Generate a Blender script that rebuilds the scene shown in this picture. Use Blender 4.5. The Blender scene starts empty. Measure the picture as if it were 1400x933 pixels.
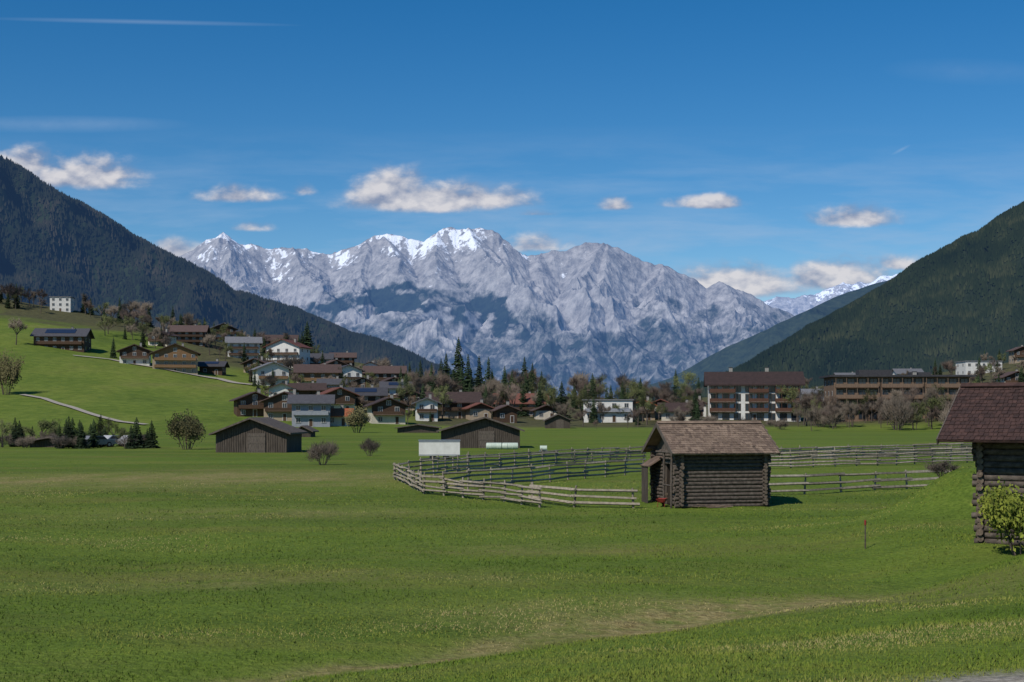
import bpy, math, random
import numpy as np
from mathutils import Vector, Matrix
random.seed(7); rng=np.random.default_rng(7)
F=1944.0; H0=565.0; HC=4.18
scene=bpy.context.scene
COL=scene.collection
scene.view_settings.view_transform='Standard'
scene.view_settings.look='None'
scene.view_settings.exposure=0
# ---------------- noise -----------------
_tabs={}
def vnoise(x,y,seed=0):
    if seed not in _tabs: _tabs[seed]=np.random.default_rng(seed+100).random((256,256))
    T=_tabs[seed]
    xi=np.floor(x).astype(int); yi=np.floor(y).astype(int)
    fx=x-xi; fy=y-yi
    fx=fx*fx*(3-2*fx); fy=fy*fy*(3-2*fy)
    a=T[xi&255,yi&255]; b=T[(xi+1)&255,yi&255]; c=T[xi&255,(yi+1)&255]; d=T[(xi+1)&255,(yi+1)&255]
    return (a*(1-fx)+b*fx)*(1-fy)+(c*(1-fx)+d*fx)*fy
def fbm(x,y,o=4,seed=0,g=0.5):
    s=0;a=1;t=0
    for i in range(o):
        s=s+a*vnoise(x*2**i+i*17.3,y*2**i+i*9.1,seed+i); t+=a; a*=g
    return s/t
def ridged(x,y,o=5,seed=0,g=0.5):
    s=0;a=1;t=0
    for i in range(o):
        n=1-np.abs(2*vnoise(x*2**i+i*13.7,y*2**i+i*5.3,seed+i)-1)
        s=s+a*n*n; t+=a; a*=g
    return s/t
def sstep(a,b,x):
    t=np.clip((x-a)/(b-a),0,1); return t*t*(3-2*t)
# ---------------- terrain -----------------
CX=[-900,-300,0,100,230,300,400,500,600,700,900,1000,1100,1200,1300,1400,1700,2400]
CY=[330,385,408,424,448,462,480,502,530,546,549,546,534,520,506,492,470,430]
def ground(x,y):
    x=np.asarray(x,float); y=np.asarray(y,float)
    px=700+F*x/np.maximum(y,60)
    cz=HC+(H0-np.interp(px,CX,CY))/F*700
    t=np.clip((y-325)/375,0,1)
    prof=t**1.15
    fall=1-sstep(900,2200,y)
    z=cz*prof*fall
    z=z+ (fbm(x/60,y/60,3,3)-0.5)*7*sstep(330,450,y)*fall
    s=(x+4.9)*.637-(y-22)*.77
    sp=np.log1p(np.exp(np.clip(s*1.2,-30,30)))/1.2
    z=z+0.115*np.minimum(sp,40)
    z=z+0.6*sstep(8.5,13.5,x)*sstep(20,34,y)*(1-sstep(44,56,y))
    z=z+2.0*np.exp(-(((x-16.6)/2.5)**2+((y-51)/3.5)**2))
    z=z+(fbm(x/9+50,y/9+50,3,5)-0.5)*0.45*(1-sstep(60,140,y))+(fbm(x/1.7+50,y/1.7+50,2,6)-0.5)*0.09*(1-sstep(40,80,y))
    z=z-0.16*np.exp(-(s/1.2)**2)
    return z
_ys=np.concatenate([np.arange(8,120,0.1),np.arange(120,760,0.5)])
def hit(px,py):
    u=(px-700)/F; v=(H0-py)/F
    zr=HC+v*_ys; g=ground(u*_ys,_ys)
    k=np.argmax(zr<=g)
    if zr[k]>g[k]: k=np.argmin((zr-g)/_ys)
    d=_ys[k]
    return u*d,d,float(g[k])
def gz(x,y): return float(ground(x,y))
def fhit(px,py):
    d=HC*F/(py-H0); x=(px-700)/F*d
    return x,d,gz(x,d)
# ---------------- mesh helpers -----------------
def np_mesh(name,V,Fc,mat=None,smooth=False):
    V=np.asarray(V,dtype=np.float32); Fc=np.asarray(Fc,dtype=np.int32)
    me=bpy.data.meshes.new(name); n=Fc.shape[1]
    me.vertices.add(len(V)); me.vertices.foreach_set("co",V.ravel())
    me.loops.add(Fc.size); me.loops.foreach_set("vertex_index",Fc.ravel())
    me.polygons.add(len(Fc)); me.polygons.foreach_set("loop_start",np.arange(0,Fc.size,n,dtype=np.int32))
    me.polygons.foreach_set("loop_total",np.full(len(Fc),n,dtype=np.int32))
    me.update(calc_edges=True)
    if smooth: me.polygons.foreach_set("use_smooth",np.ones(len(Fc),dtype=bool))
    if mat: me.materials.append(mat)
    return me
def grid_faces(nr,nc):
    r=np.arange(nr-1)[:,None]; c=np.arange(nc-1)[None,:]
    a=(r*nc+c).ravel()
    return np.stack([a,a+1,a+nc+1,a+nc],1)
def obj(name,me,parent=None,loc=(0,0,0),rz=0.0,**k):
    o=bpy.data.objects.new(name,me); COL.objects.link(o)
    o.location=loc; o.rotation_euler=(0,0,rz)
    if parent: o.parent=parent
    for a,b in k.items(): o[a]=b
    return o
def attr(me,name,vals):
    a=me.attributes.new(name,'FLOAT','POINT'); a.data.foreach_set("value",np.asarray(vals,dtype=np.float32).ravel())
class MB:
    def __init__(s): s.v=[];s.f=[];s.m=[];s.sm=[]
    def add(s,vs,fs,mi=0,sm=False):
        b=len(s.v); s.v+= [tuple(v) for v in vs]; s.f+=[tuple(b+i for i in f) for f in fs]; s.m+=[mi]*len(fs); s.sm+=[sm]*len(fs)
    def box(s,c,d,mi=0,M=None):
        x,y,z=[q/2 for q in d]
        vs=[Vector((a*x,b*y,e*z)) for e in(-1,1) for b in(-1,1) for a in(-1,1)]
        if M is not None: vs=[M@v for v in vs]
        vs=[v+Vector(c) for v in vs]
        s.add(vs,[(0,2,3,1),(4,5,7,6),(0,1,5,4),(2,6,7,3),(0,4,6,2),(1,3,7,5)],mi)
    def cyl(s,p,q,r0,r1=None,n=8,mi=0,cap=True,capmi=None):
        r1=r0 if r1 is None else r1
        p=Vector(p);q=Vector(q);d=(q-p).normalized()
        a=d.orthogonal().normalized();b=d.cross(a)
        vs=[]
        for pt,r in((p,r0),(q,r1)):
            for i in range(n):
                t=2*math.pi*i/n; vs.append(pt+a*math.cos(t)*r+b*math.sin(t)*r)
        s.add(vs,[(i,(i+1)%n,n+(i+1)%n,n+i) for i in range(n)],mi,True)
        if cap: s.add(vs[:n][::-1],[tuple(range(n))],mi if capmi is None else capmi); s.add(vs[n:],[tuple(range(n))],mi if capmi is None else capmi)
    def extr(s,poly,axis,a,b,mi=0):
        n=len(poly); vs=[]
        for w in(a,b):
            for h,z in poly: vs.append((w,h,z) if axis=='x' else (h,w,z))
        s.add(vs,[tuple(range(n)),tuple(range(2*n-1,n-1,-1))]+[(i,n+i,n+(i+1)%n,(i+1)%n) for i in range(n)],mi)
    def mesh(s,name,mats):
        me=bpy.data.meshes.new(name); me.from_pydata(s.v,[],s.f); me.update()
        for m in (mats if isinstance(mats,(list,tuple)) else [mats]): me.materials.append(m)
        me.polygons.foreach_set("material_index",s.m); me.polygons.foreach_set("use_smooth",s.sm)
        import bmesh
        bm=bmesh.new(); bm.from_mesh(me); bmesh.ops.recalc_face_normals(bm,faces=bm.faces); bm.to_mesh(me); bm.free()
        return me
def thing(name,label,cat,loc,rz=0,group=None,scale=1):
    e=bpy.data.objects.new(name,None); COL.objects.link(e); e.location=loc; e.rotation_euler=(0,0,rz); e.scale=(scale,)*3 if not isinstance(scale,tuple) else scale
    e.empty_display_size=0.5
    e["label"]=label; e["category"]=cat
    if group: e["group"]=group
    return e
# ---------------- materials -----------------
def nt(m): m.use_nodes=True; return m.node_tree
def N(t,ty,**k):
    n=t.nodes.new(ty)
    for a,b in k.items(): setattr(n,a,b)
    return n
def mat(name,c1,c2=None,scale=3.0,rough=0.85,bump=0.0,stretch=(1,1,1),spec=0.2,metal=0,lo=.3,hi=.7,coord='Object',objvar=0.0,up=0.0):
    m=bpy.data.materials.new(name); t=nt(m); b=t.nodes["Principled BSDF"]
    b.inputs["Roughness"].default_value=rough; b.inputs["Specular IOR Level"].default_value=spec; b.inputs["Metallic"].default_value=metal
    c2=c2 or tuple(x*.7 for x in c1)
    tc=N(t,"ShaderNodeTexCoord"); mp=N(t,"ShaderNodeMapping"); mp.inputs["Scale"].default_value=stretch
    t.links.new(tc.outputs[coord],mp.inputs[0])
    no=N(t,"ShaderNodeTexNoise"); no.inputs["Scale"].default_value=scale; no.inputs["Detail"].default_value=5; no.inputs["Roughness"].default_value=.65
    t.links.new(mp.outputs[0],no.inputs["Vector"])
    cr=N(t,"ShaderNodeValToRGB"); cr.color_ramp.elements[0].position=lo; cr.color_ramp.elements[1].position=hi
    cr.color_ramp.elements[0].color=(*c2,1); cr.color_ramp.elements[1].color=(*c1,1)
    t.links.new(no.outputs["Fac"],cr.inputs[0])
    out=cr.outputs[0]
    if objvar:
        oi=N(t,"ShaderNodeObjectInfo"); mr=N(t,"ShaderNodeMapRange"); mr.inputs[3].default_value=1-objvar; mr.inputs[4].default_value=1+objvar
        t.links.new(oi.outputs["Random"],mr.inputs[0])
        h=N(t,"ShaderNodeHueSaturation"); t.links.new(out,h.inputs["Color"]); t.links.new(mr.outputs[0],h.inputs["Value"]); out=h.outputs[0]
    t.links.new(out,b.inputs["Base Color"])
    if bump:
        bp=N(t,"ShaderNodeBump"); bp.inputs["Strength"].default_value=bump; bp.inputs["Distance"].default_value=.05
        t.links.new(no.outputs["Fac"],bp.inputs["Height"]); t.links.new(bp.outputs[0],b.inputs["Normal"])
    if up: upnormal(t,b,up)
    return m
def upnormal(t,b,k):
    g=N(t,"ShaderNodeNewGeometry"); v=N(t,"ShaderNodeVectorMath",operation='ADD'); v.inputs[1].default_value=(0,0,k)
    n=N(t,"ShaderNodeVectorMath",operation='NORMALIZE'); t.links.new(g.outputs["Normal"],v.inputs[0]); t.links.new(v.outputs[0],n.inputs[0]); t.links.new(n.outputs[0],b.inputs["Normal"])
M_log=mat("weathered_log",(.15,.122,.10),(.038,.03,.024),6,.9,.6,(1,1,1))
M_logend=mat("log_end_grain",(.2,.155,.115),(.07,.05,.038),12,.9,.4)
M_board=mat("weathered_board",(.17,.14,.115),(.05,.04,.034),4,.9,.5,(6,6,.5))
M_barnwood=mat("dark_barn_boards",(.125,.10,.08),(.038,.03,.025),2.5,.9,.5,(5,5,.35))
M_shing=mat("brown_grey_shingles",(.285,.205,.15),(.12,.085,.063),1.6,.9,.3,(1,1,1))
M_shing2=mat("darker_brown_grey_shingles",(.215,.15,.112),(.09,.065,.05),2.0,.9,.3)
M_shingd=mat("brown_shingles",(.095,.052,.043),(.035,.022,.02),4,.85,.5)
M_shingd2=mat("darker_brown_shingles",(.07,.04,.035),(.03,.02,.018),4,.85,.5)
M_fence=mat("fence_wood",(.38,.325,.25),(.16,.135,.10),5,.9,.3,(1,1,1),objvar=.3)
M_barnroof=mat("barn_roof_tiles",(.15,.12,.10),(.06,.05,.042),3,.85,.3)
M_dark=mat("dark_interior",(.012,.011,.01),None,3,.95)
M_glass=mat("window_glass",(.03,.04,.055),(.015,.02,.03),1,.15,0,spec=.5)
M_frame=mat("window_frame",(.5,.48,.45),(.4,.38,.36),4,.6)
M_white=mat("white_render",(.70,.68,.64),(.56,.54,.50),1.5,.85,objvar=.12)
M_cream=mat("cream_render",(.60,.54,.44),(.46,.41,.33),1.5,.85,objvar=.15)
M_grey=mat("grey_render",(.30,.31,.34),(.22,.23,.26),1.5,.85)
M_tan=mat("tan_render",(.38,.30,.21),(.28,.22,.16),1.5,.85)
M_wood=mat("brown_timber",(.11,.063,.038),(.045,.029,.02),3,.75,.2,(5,5,.6),objvar=.25)
M_wood2=mat("honey_timber",(.28,.16,.08),(.13,.078,.04),3,.75,.2,(5,5,.6))
M_redwood=mat("red_brown_timber",(.13,.062,.04),(.065,.034,.024),3,.75,.2,(5,5,.6))
M_rred=mat("red_roof_tiles",(.20,.08,.058),(.12,.05,.037),2,.8,objvar=.2)
M_rbrown=mat("brown_roof_tiles",(.11,.07,.06),(.055,.04,.036),2,.8,objvar=.3)
M_rhotel=mat("dark_brown_roof",(.06,.038,.035),(.035,.025,.023),1,.8)
M_rgrey=mat("grey_roof_tiles",(.18,.18,.19),(.10,.10,.11),2,.8,objvar=.2)
M_rdark=mat("anthracite_roof",(.08,.078,.085),(.045,.043,.048),2,.7,objvar=.3)
M_orange=mat("orange_roof_tiles",(.38,.12,.055),(.25,.08,.04),2,.8)
M_solar=mat("solar_panel",(.025,.035,.065),(.018,.024,.045),2,.3,0,spec=.5)
M_bark=mat("bark",(.14,.11,.09),(.06,.048,.04),6,.95,.4)
M_stone=mat("chimney_plaster",(.35,.33,.3),(.2,.19,.17),4,.9)
M_path=mat("gravel",(.42,.38,.32),(.26,.23,.19),3,.95,.3)
M_red=mat("red_paint",(.28,.04,.03),(.18,.03,.025),6,.5)
M_metal=mat("galvanised_metal",(.35,.36,.37),(.22,.23,.24),5,.45,metal=.6)
M_bale=mat("pale_bale_wrap",(.55,.62,.52),(.42,.48,.40),5,.4)
M_rubber=mat("rubber",(.02,.02,.02),None,5,.9)
M_hotel2=mat("warm_wood_facade",(.22,.145,.10),(.13,.09,.062),.8,.8,0,(6,6,.5))
def folmat(name,c1,c2,sc,up=.5):
    return mat(name,c1,c2,sc,.9,0,objvar=.35,lo=.35,hi=.65,up=up)
M_con=folmat("spruce_needles",(.045,.07,.028),(.014,.027,.012),1.2)
M_bare=folmat("bare_twigs",(.185,.15,.115),(.085,.068,.052),1.0)
M_bare2=folmat("reddish_bare_twigs",(.16,.12,.095),(.075,.056,.046),1.0)
M_spr=folmat("spring_leaves",(.15,.165,.06),(.065,.075,.03),1.2)
M_rnd=folmat("olive_buds",(.19,.17,.075),(.085,.08,.035),1.2)
M_yel=folmat("yellow_green_leaves",(.27,.30,.045),(.09,.12,.018),2.5)
# ---------------- ground -----------------
k=8.6; s=np.linspace(0,1,560); gy=-30+12*np.sinh(k*s)/np.sinh(k)*np.sinh(8.8)
s=np.linspace(-1,1,640); gx=12*np.sinh(8.4*s)
X,Y=np.meshgrid(gx,gy); Z=ground(X,Y)
V=np.stack([X,Y,Z],-1).reshape(-1,3)
def ground_material():
    m=bpy.data.materials.new("meadow_grass"); t=nt(m); b=t.nodes["Principled BSDF"]; L=t.links.new
    b.inputs["Roughness"].default_value=.95; b.inputs["Specular IOR Level"].default_value=.1
    g=N(t,"ShaderNodeNewGeometry")
    def noise(sc,det=5,stretch=None,off=(0,0,0)):
        n=N(t,"ShaderNodeTexNoise"); n.inputs["Scale"].default_value=sc; n.inputs["Detail"].default_value=det; n.inputs["Roughness"].default_value=.65
        src=g.outputs["Position"]
        if stretch:
            mp=N(t,"ShaderNodeMapping"); mp.inputs["Scale"].default_value=stretch; mp.inputs["Location"].default_value=off; L(src,mp.inputs[0]); src=mp.outputs[0]
        L(src,n.inputs["Vector"]); return n.outputs["Fac"]
    def ramp(f,stops):
        r=N(t,"ShaderNodeValToRGB"); e=r.color_ramp.elements
        e[0].position=stops[0][0]; e[0].color=(*stops[0][1],1); e[1].position=stops[-1][0]; e[1].color=(*stops[-1][1],1)
        for p,c in stops[1:-1]:
            q=e.new(p); q.color=(*c,1)
        L(f,r.inputs[0]); return r.outputs[0]
    def mix(f,a,bb,ty='MIX'):
        x=N(t,"ShaderNodeMix",data_type='RGBA',blend_type=ty)
        if isinstance(f,float): x.inputs[0].default_value=f
        else: L(f,x.inputs[0])
        for i,q in((6,a),(7,bb)):
            if isinstance(q,tuple): x.inputs[i].default_value=(*q,1)
            else: L(q,x.inputs[i])
        return x.outputs[2]
    def math_(op,a,bb,cl=False):
        x=N(t,"ShaderNodeMath",operation=op,use_clamp=cl)
        for i,q in enumerate((a,bb)):
            if isinstance(q,(int,float)): x.inputs[i].default_value=q
            else: L(q,x.inputs[i])
        return x.outputs[0]
    def at(nm):
        a=N(t,"ShaderNodeAttribute"); a.attribute_name=nm; return a.outputs["Fac"]
    c=ramp(noise(.045,5,(.45,1.7,1)),[(.36,(.062,.100,.016)),(.46,(.092,.138,.020)),(.53,(.125,.185,.025)),(.64,(.165,.198,.034))])
    c=mix(.4,c,ramp(noise(.7,5),[(.3,(.042,.072,.012)),(.5,(.108,.158,.021)),(.72,(.20,.215,.040))]))
    fine=noise(7,5)
    c=mix(.4,c,ramp(fine,[(.32,(.025,.046,.008)),(.5,(.102,.152,.020)),(.7,(.21,.265,.050))]))
    hc=ramp(noise(.022,7,(1,.6,1)),[(.33,(.075,.115,.018)),(.46,(.115,.17,.026)),(.56,(.16,.20,.036)),(.68,(.20,.19,.06))])
    hc=mix(.4,hc,ramp(noise(.35,5),[(.35,(.045,.075,.012)),(.65,(.18,.215,.04))]))
    c=mix(at("hill"),c,hc)
    n2=noise(1.1,5)
    pt=math_('MULTIPLY',math_('SUBTRACT',noise(.12,6,(.5,1.5,1)),.5),4.5,True)
    c=mix(math_('MULTIPLY',math_('MULTIPLY',pt,at("meadow")),.5),c,(.20,.165,.05))
    dry=math_('MULTIPLY',at("dry"),math_('MULTIPLY',math_('SUBTRACT',n2,.26),3.2,True),True)
    c=mix(dry,c,ramp(noise(5,4),[(.3,(.15,.115,.042)),(.7,(.36,.30,.13))]))
    c=mix(at("wood"),c,ramp(noise(.5,4),[(.3,(.05,.045,.03)),(.7,(.11,.10,.05))]))
    c=mix(at("gravel"),c,ramp(noise(9,5),[(.3,(.16,.14,.11)),(.7,(.42,.38,.32))]))
    L(c,b.inputs["Base Color"])
    bp=N(t,"ShaderNodeBump"); bp.inputs["Strength"].default_value=.8; bp.inputs["Distance"].default_value=.10
    ad=math_('ADD',fine,math_('MULTIPLY',n2,2.0))
    L(ad,bp.inputs["Height"]); L(bp.outputs[0],b.inputs["Normal"])
    return m
M_ground=ground_material()
me=np_mesh("ground",V,grid_faces(len(gy),len(gx)),M_ground,True)
def attrs(x,y):
    s_=(x+4.9)*.637-(y-22)*.77; along=(x+4.9)*.77+(y-22)*.637
    wob=(fbm(x/3,y/3,3,9)-.5)*2.0
    tn=fbm(x/1.2+3,y/1.2+8,3,19)
    dry=np.exp(-((s_+wob)/(.4+.045*np.clip(along,0,20)))**2)*sstep(-7,0,along)*(1-sstep(14,20,along))*np.clip(.2+1.5*tn,0,1.1)
    nn=fbm(x/2.2+5,y/2.2,3,14)
    dry=dry+(.8*np.exp(-(((x+16)/12)**2+((y-92)/12)**2))+.8*np.exp(-(((x+33)/10)**2+((y-86)/9)**2)))*nn*1.9
    dry=dry+(.8*np.exp(-(((x-5)/6)**2+((y-30.5)/2.0)**2))+.5*np.exp(-((y-60)/4)**2)*np.exp(-((x+10)/9)**2)+.45*np.exp(-(((x+6)/6)**2+((y-36)/1.8)**2))+.4*np.exp(-(((x-1)/5)**2+((y-44)/2)**2)))*nn*1.6
    hill=sstep(320,350,y)
    grav=np.exp(-(((x-6.1)/1.7)**4+((y-14.9-.18*(x-5))/.62)**4))*np.clip(.4+1.4*tn,0,1.3)
    return np.clip(dry,0,1),hill,np.clip(grav*1.2,0,1)
d_,h_,g_=attrs(X,Y)
PXg=700+F*X/np.maximum(Y,60)
wood=sstep(500,560,Y+(fbm(X/25,Y/25,3,77)-.5)*120)*sstep(180,300,PXg)+sstep(620,660,Y+(fbm(X/25,Y/25,3,77)-.5)*80)+sstep(345,380,Y)*sstep(545,590,PXg)
attr(me,"dry",d_); attr(me,"hill",h_); attr(me,"gravel",g_); attr(me,"meadow",1-h_); attr(me,"wood",np.clip(wood,0,.9)*(Y>330))
obj("ground",me,kind="structure",label="green alpine meadow with dry grass track",category="ground")
def grass():
    n=340000
    d=14+rng.random(n)**1.7*110
    u=(rng.random(n)-.5)*.84
    x=u*d; y=d
    g=attrs(x,y); keep=(rng.random(n)>g[2]*1.2)&(rng.random(n)<(.15+fbm(x/1.3,y/1.3,3,11)*1.2))&(rng.random(n)<1-sstep(40,118,y)*.97)&(rng.random(n)>g[0]*.55)
    x=x[keep];y=y[keep];n=len(x); z=ground(x,y)
    dryv=attrs(x,y)[0]
    h=(.018+.038*rng.random(n)**2)*(.5+1.0*fbm(x/2.5,y/2.5,3,21))*(1+y/170)*(1-.4*dryv); w=.006*(1+y/24)
    a=rng.random(n)*math.pi*2; lean=rng.normal(0,.8,n)*h; la=rng.random(n)*6.28
    dx=np.cos(a)*w; dy=np.sin(a)*w
    P=np.zeros((n,3,3)); P[:,0]=np.stack([x-dx,y-dy,z-.01],1); P[:,1]=np.stack([x+dx,y+dy,z-.01],1)
    P[:,2]=np.stack([x+lean*np.cos(la),y+lean*np.sin(la),z+h],1)
    m=bpy.data.materials.new("grass_blades"); t=nt(m); b=t.nodes["Principled BSDF"]; b.inputs["Roughness"].default_value=.8; b.inputs["Specular IOR Level"].default_value=.1
    at_=N(t,"ShaderNodeAttribute"); at_.attribute_name="tint"
    r=N(t,"ShaderNodeValToRGB"); e=r.color_ramp.elements
    e[0].color=(.048,.088,.010,1); e[1].color=(.38,.31,.14,1); e[1].position=1
    q=e.new(.38); q.color=(.108,.170,.019,1); q=e.new(.72); q.color=(.20,.222,.04,1)
    t.links.new(at_.outputs["Fac"],r.inputs[0]); t.links.new(r.outputs[0],b.inputs["Base Color"])
    upnormal(t,b,1.8)
    me=np_mesh("grass",P.reshape(-1,3),np.arange(n*3).reshape(-1,3),m)
    tint=np.clip(rng.random(n)*.28+(fbm(x/6,y/3,3,31)-.5)*1.4+.27+dryv*.7*(.4+.6*rng.random(n)),0,1)
    attr(me,"tint",np.repeat(tint,3))
    obj("grass",me,kind="stuff",label="short green grass blades covering the meadow",category="grass")
grass()
# ---------------- mountains -----------------
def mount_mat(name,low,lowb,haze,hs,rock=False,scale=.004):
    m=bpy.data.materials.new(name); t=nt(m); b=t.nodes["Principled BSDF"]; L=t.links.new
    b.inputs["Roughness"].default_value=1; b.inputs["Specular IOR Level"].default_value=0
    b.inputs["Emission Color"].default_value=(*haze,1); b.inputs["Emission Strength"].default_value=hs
    g=N(t,"ShaderNodeNewGeometry")
    def noise(sc,det=6,st=None):
        n=N(t,"ShaderNodeTexNoise"); n.inputs["Scale"].default_value=sc; n.inputs["Detail"].default_value=det; n.inputs["Roughness"].default_value=.7
        if st:
            mp=N(t,"ShaderNodeMapping"); mp.inputs["Scale"].default_value=st; L(g.outputs["Position"],mp.inputs[0]); L(mp.outputs[0],n.inputs["Vector"])
        else: L(g.outputs["Position"],n.inputs["Vector"])
        return n.outputs["Fac"]
    def ramp(f,a,ca,bb,cb):
        r=N(t,"ShaderNodeValToRGB"); e=r.color_ramp.elements; e[0].position=a; e[1].position=bb; e[0].color=(*ca,1); e[1].color=(*cb,1); L(f,r.inputs[0]); return r.outputs[0]
    def mx(f,a,bb):
        x=N(t,"ShaderNodeMix",data_type='RGBA'); L(f,x.inputs[0]); L(a,x.inputs[6]); L(bb,x.inputs[7]); return x.outputs[2]
    c=ramp(noise(scale),.35,lowb,.65,low)
    if rock:
        rkn=noise(.010,6,(1,.8,.7))
        rk=ramp(rkn,.34,(.13,.13,.14),.64,(.35,.335,.33))
        a=N(t,"ShaderNodeAttribute"); a.attribute_name="forest"  # forest cover; on the main range also carries painted cloud shade
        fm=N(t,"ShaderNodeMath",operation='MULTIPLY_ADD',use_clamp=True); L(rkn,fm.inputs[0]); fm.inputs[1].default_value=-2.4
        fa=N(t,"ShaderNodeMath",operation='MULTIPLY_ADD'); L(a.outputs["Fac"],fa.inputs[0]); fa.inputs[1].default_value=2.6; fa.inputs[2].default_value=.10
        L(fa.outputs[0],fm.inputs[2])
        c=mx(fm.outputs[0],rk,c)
        sn=N(t,"ShaderNodeAttribute"); sn.attribute_name="snow"
        nn=noise(.014,6,(1,.8,.6))
        ad=N(t,"ShaderNodeMath",operation='ADD'); L(sn.outputs["Fac"],ad.inputs[0]); L(nn,ad.inputs[1])
        r=N(t,"ShaderNodeMapRange"); r.inputs[1].default_value=.99; r.inputs[2].default_value=1.07; L(ad.outputs[0],r.inputs[0])
        w=N(t,"ShaderNodeRGB"); w.outputs[0].default_value=(.72,.74,.79,1)
        c=mx(r.outputs[0],c,w.outputs[0])
        bp=N(t,"ShaderNodeBump"); bp.inputs["Strength"].default_value=.7; bp.inputs["Distance"].default_value=35
        L(rkn,bp.inputs["Height"]); L(bp.outputs[0],b.inputs["Normal"])
    L(c,b.inputs["Base Color"])
    return m
def interp_sil(pts,px):
    return np.interp(px,[p[0] for p in pts],[p[1] for p in pts])
def build_mount(name,pts,px0,px1,nc,d0,d1,nr,matl,amp,gull,seed,power=1.0,smooth=True,jag=0,rock=False,spurs=None,sslope=.8):
    px=np.linspace(px0,px1,nc); t=np.linspace(0,1.15 if rock else 1.25,nr)
    PX,T=np.meshgrid(px,t)
    sil=interp_sil(pts,PX)+jag*(fbm(PX/14,PX*0+seed,4,seed)-.5)*2+(jag*2.2*(fbm(PX/60,PX*0+seed+5,3,seed)-.5)*2 if not rock else 0)
    D=d0+(d1-d0)*T
    U=(PX-700)/F
    ang=(H0-sil)/F
    zs=HC+ang*d1
    tt=np.clip(T,0,1)
    X=U*D; Y=D
    wx=X+ (fbm(X/gull/2,Y/gull/2,3,seed+40)-.5)*gull*1.2; wy=Y+(fbm(X/gull/2+9,Y/gull/2,3,seed+50)-.5)*gull
    if rock:
        Rf=ridged(wx/(gull*.22),wy/(gull*.5),4,seed+8,.6)
        R=ridged(wx/gull,wy/(gull*1.2),6,seed,.52)
        if spurs:
            SY=(d1-d0)
            crest=zs-.95*(1-T)*SY
            Xw=X+(fbm(X/1300,Y/1300,4,seed+60,.5)-.5)*1500*np.clip((1-tt)*3,0,1)
            zz=np.maximum(crest,zs*.20*tt**1.3)
            for c0,f0,tf,hf,e_ in spurs:
                q=np.clip((1-T)/(1-tf),0,None)
                pxs=c0+(f0-c0)*q; xs=(pxs-700)/F*D
                zc=HC+(H0-float(interp_sil(pts,c0)))/F*d1
                hs=np.where(q<=1,zc*((1-q)**e_*(1-hf)+hf),zc*hf*np.clip(1-(q-1)*6,0,1))
                sh=hs-sslope*np.abs(Xw-xs)
                zz=np.maximum(zz,sh)
            zz=zz-amp*(.85-R)*np.clip((1-tt)*5,.10,1)*np.clip(tt*4,0,1)-amp*.20*(.8-Rf)*np.clip((1-tt)*8,.3,1)
        else:
            env=np.clip(tt*3,0,1)*np.clip((1-tt)*3.0,.12,1)
            zz=zs*(1-(1-tt)**power)-amp*(.9-R)*env-amp*.26*(.8-Rf)*np.clip(env,.18,1)
        Rr=Rf
    else:
        R=ridged(wx/gull,wy/(gull*2.2),6,seed,.52)
        zz=zs*tt**power+amp*(R-.45)*np.clip(tt*3,0,1)*np.clip((1-tt)*4,0,1)
        Rr=R
    cap=HC+ang*D
    zz=np.minimum(zz,cap)
    back=T>1
    zb=zs*(1-(T-1)*2.2)
    zz=np.where(back,np.minimum(zb,cap-5)-(amp*.3*(.9-R) if rock else 0),zz)
    zz=np.maximum(zz,-30)
    V=np.stack([X,Y,zz],-1).reshape(-1,3)
    me=np_mesh(name,V,grid_faces(nr,nc),matl,smooth)
    return me,PX,T,X,Y,zz,R,D,Rr
MS=[(120,400),(200,372),(250,345),(270,334),(285,325),(296,320),(305,314),(314,321),(325,330),(345,331),(360,335),(400,335),(430,340),(455,343),(480,336),(500,327),(522,319),(545,317),(562,320),(580,325),(600,313),(618,309),(632,307),(660,311),(683,317),(692,327),(702,339),(715,348),(740,343),(780,338),(800,332),(825,330),(845,335),(860,347),(880,354),(905,358),(930,369),(950,378),(966,388),(985,381),(1000,388),(1015,396),(1040,405),(1060,417),(1090,433),(1140,468),(1250,538)]
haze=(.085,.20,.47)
SP=[(305,255,.45,.3,1),(306,415,.30,.25,1.1),(400,520,.25,.20,1.1),(500,470,.5,.35,1),(522,600,.12,.12,1.0),(600,560,.5,.35,.9),(640,745,.10,.10,1.1),(690,680,.55,.35,1),(740,700,.45,.3,1.2),(825,770,.12,.12,1.05),(830,900,.25,.2,1.05),(905,870,.5,.35,1),(905,985,.3,.2,1.0),(985,1060,.3,.2,1)]
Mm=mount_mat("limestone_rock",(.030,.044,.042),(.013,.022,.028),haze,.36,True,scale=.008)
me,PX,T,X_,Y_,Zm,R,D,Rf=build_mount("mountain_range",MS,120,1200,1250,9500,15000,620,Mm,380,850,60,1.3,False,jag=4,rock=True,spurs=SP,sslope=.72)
PY=H0-(Zm-HC)/D*F
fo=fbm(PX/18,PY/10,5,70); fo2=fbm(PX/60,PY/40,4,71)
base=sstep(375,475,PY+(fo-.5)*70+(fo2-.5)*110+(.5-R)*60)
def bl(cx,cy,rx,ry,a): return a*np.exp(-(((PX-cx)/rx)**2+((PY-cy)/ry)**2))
cloud_shade=bl(560,405,90,28,.9)+bl(655,420,60,45,.9)+bl(470,412,50,20,.7)+bl(770,475,60,22,.5)  # cloud shadow painted onto the mid slopes in the dark forest colour
forest_shade=np.clip(base*.72+.6*sstep(.35,.9,cloud_shade+(fo-.5)*.9+(.45-R)*.8),0,1)
sn=.22+.27*sstep(430,325,PY)+(.42-Rf)*.36+(.42-R)*.34
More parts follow.
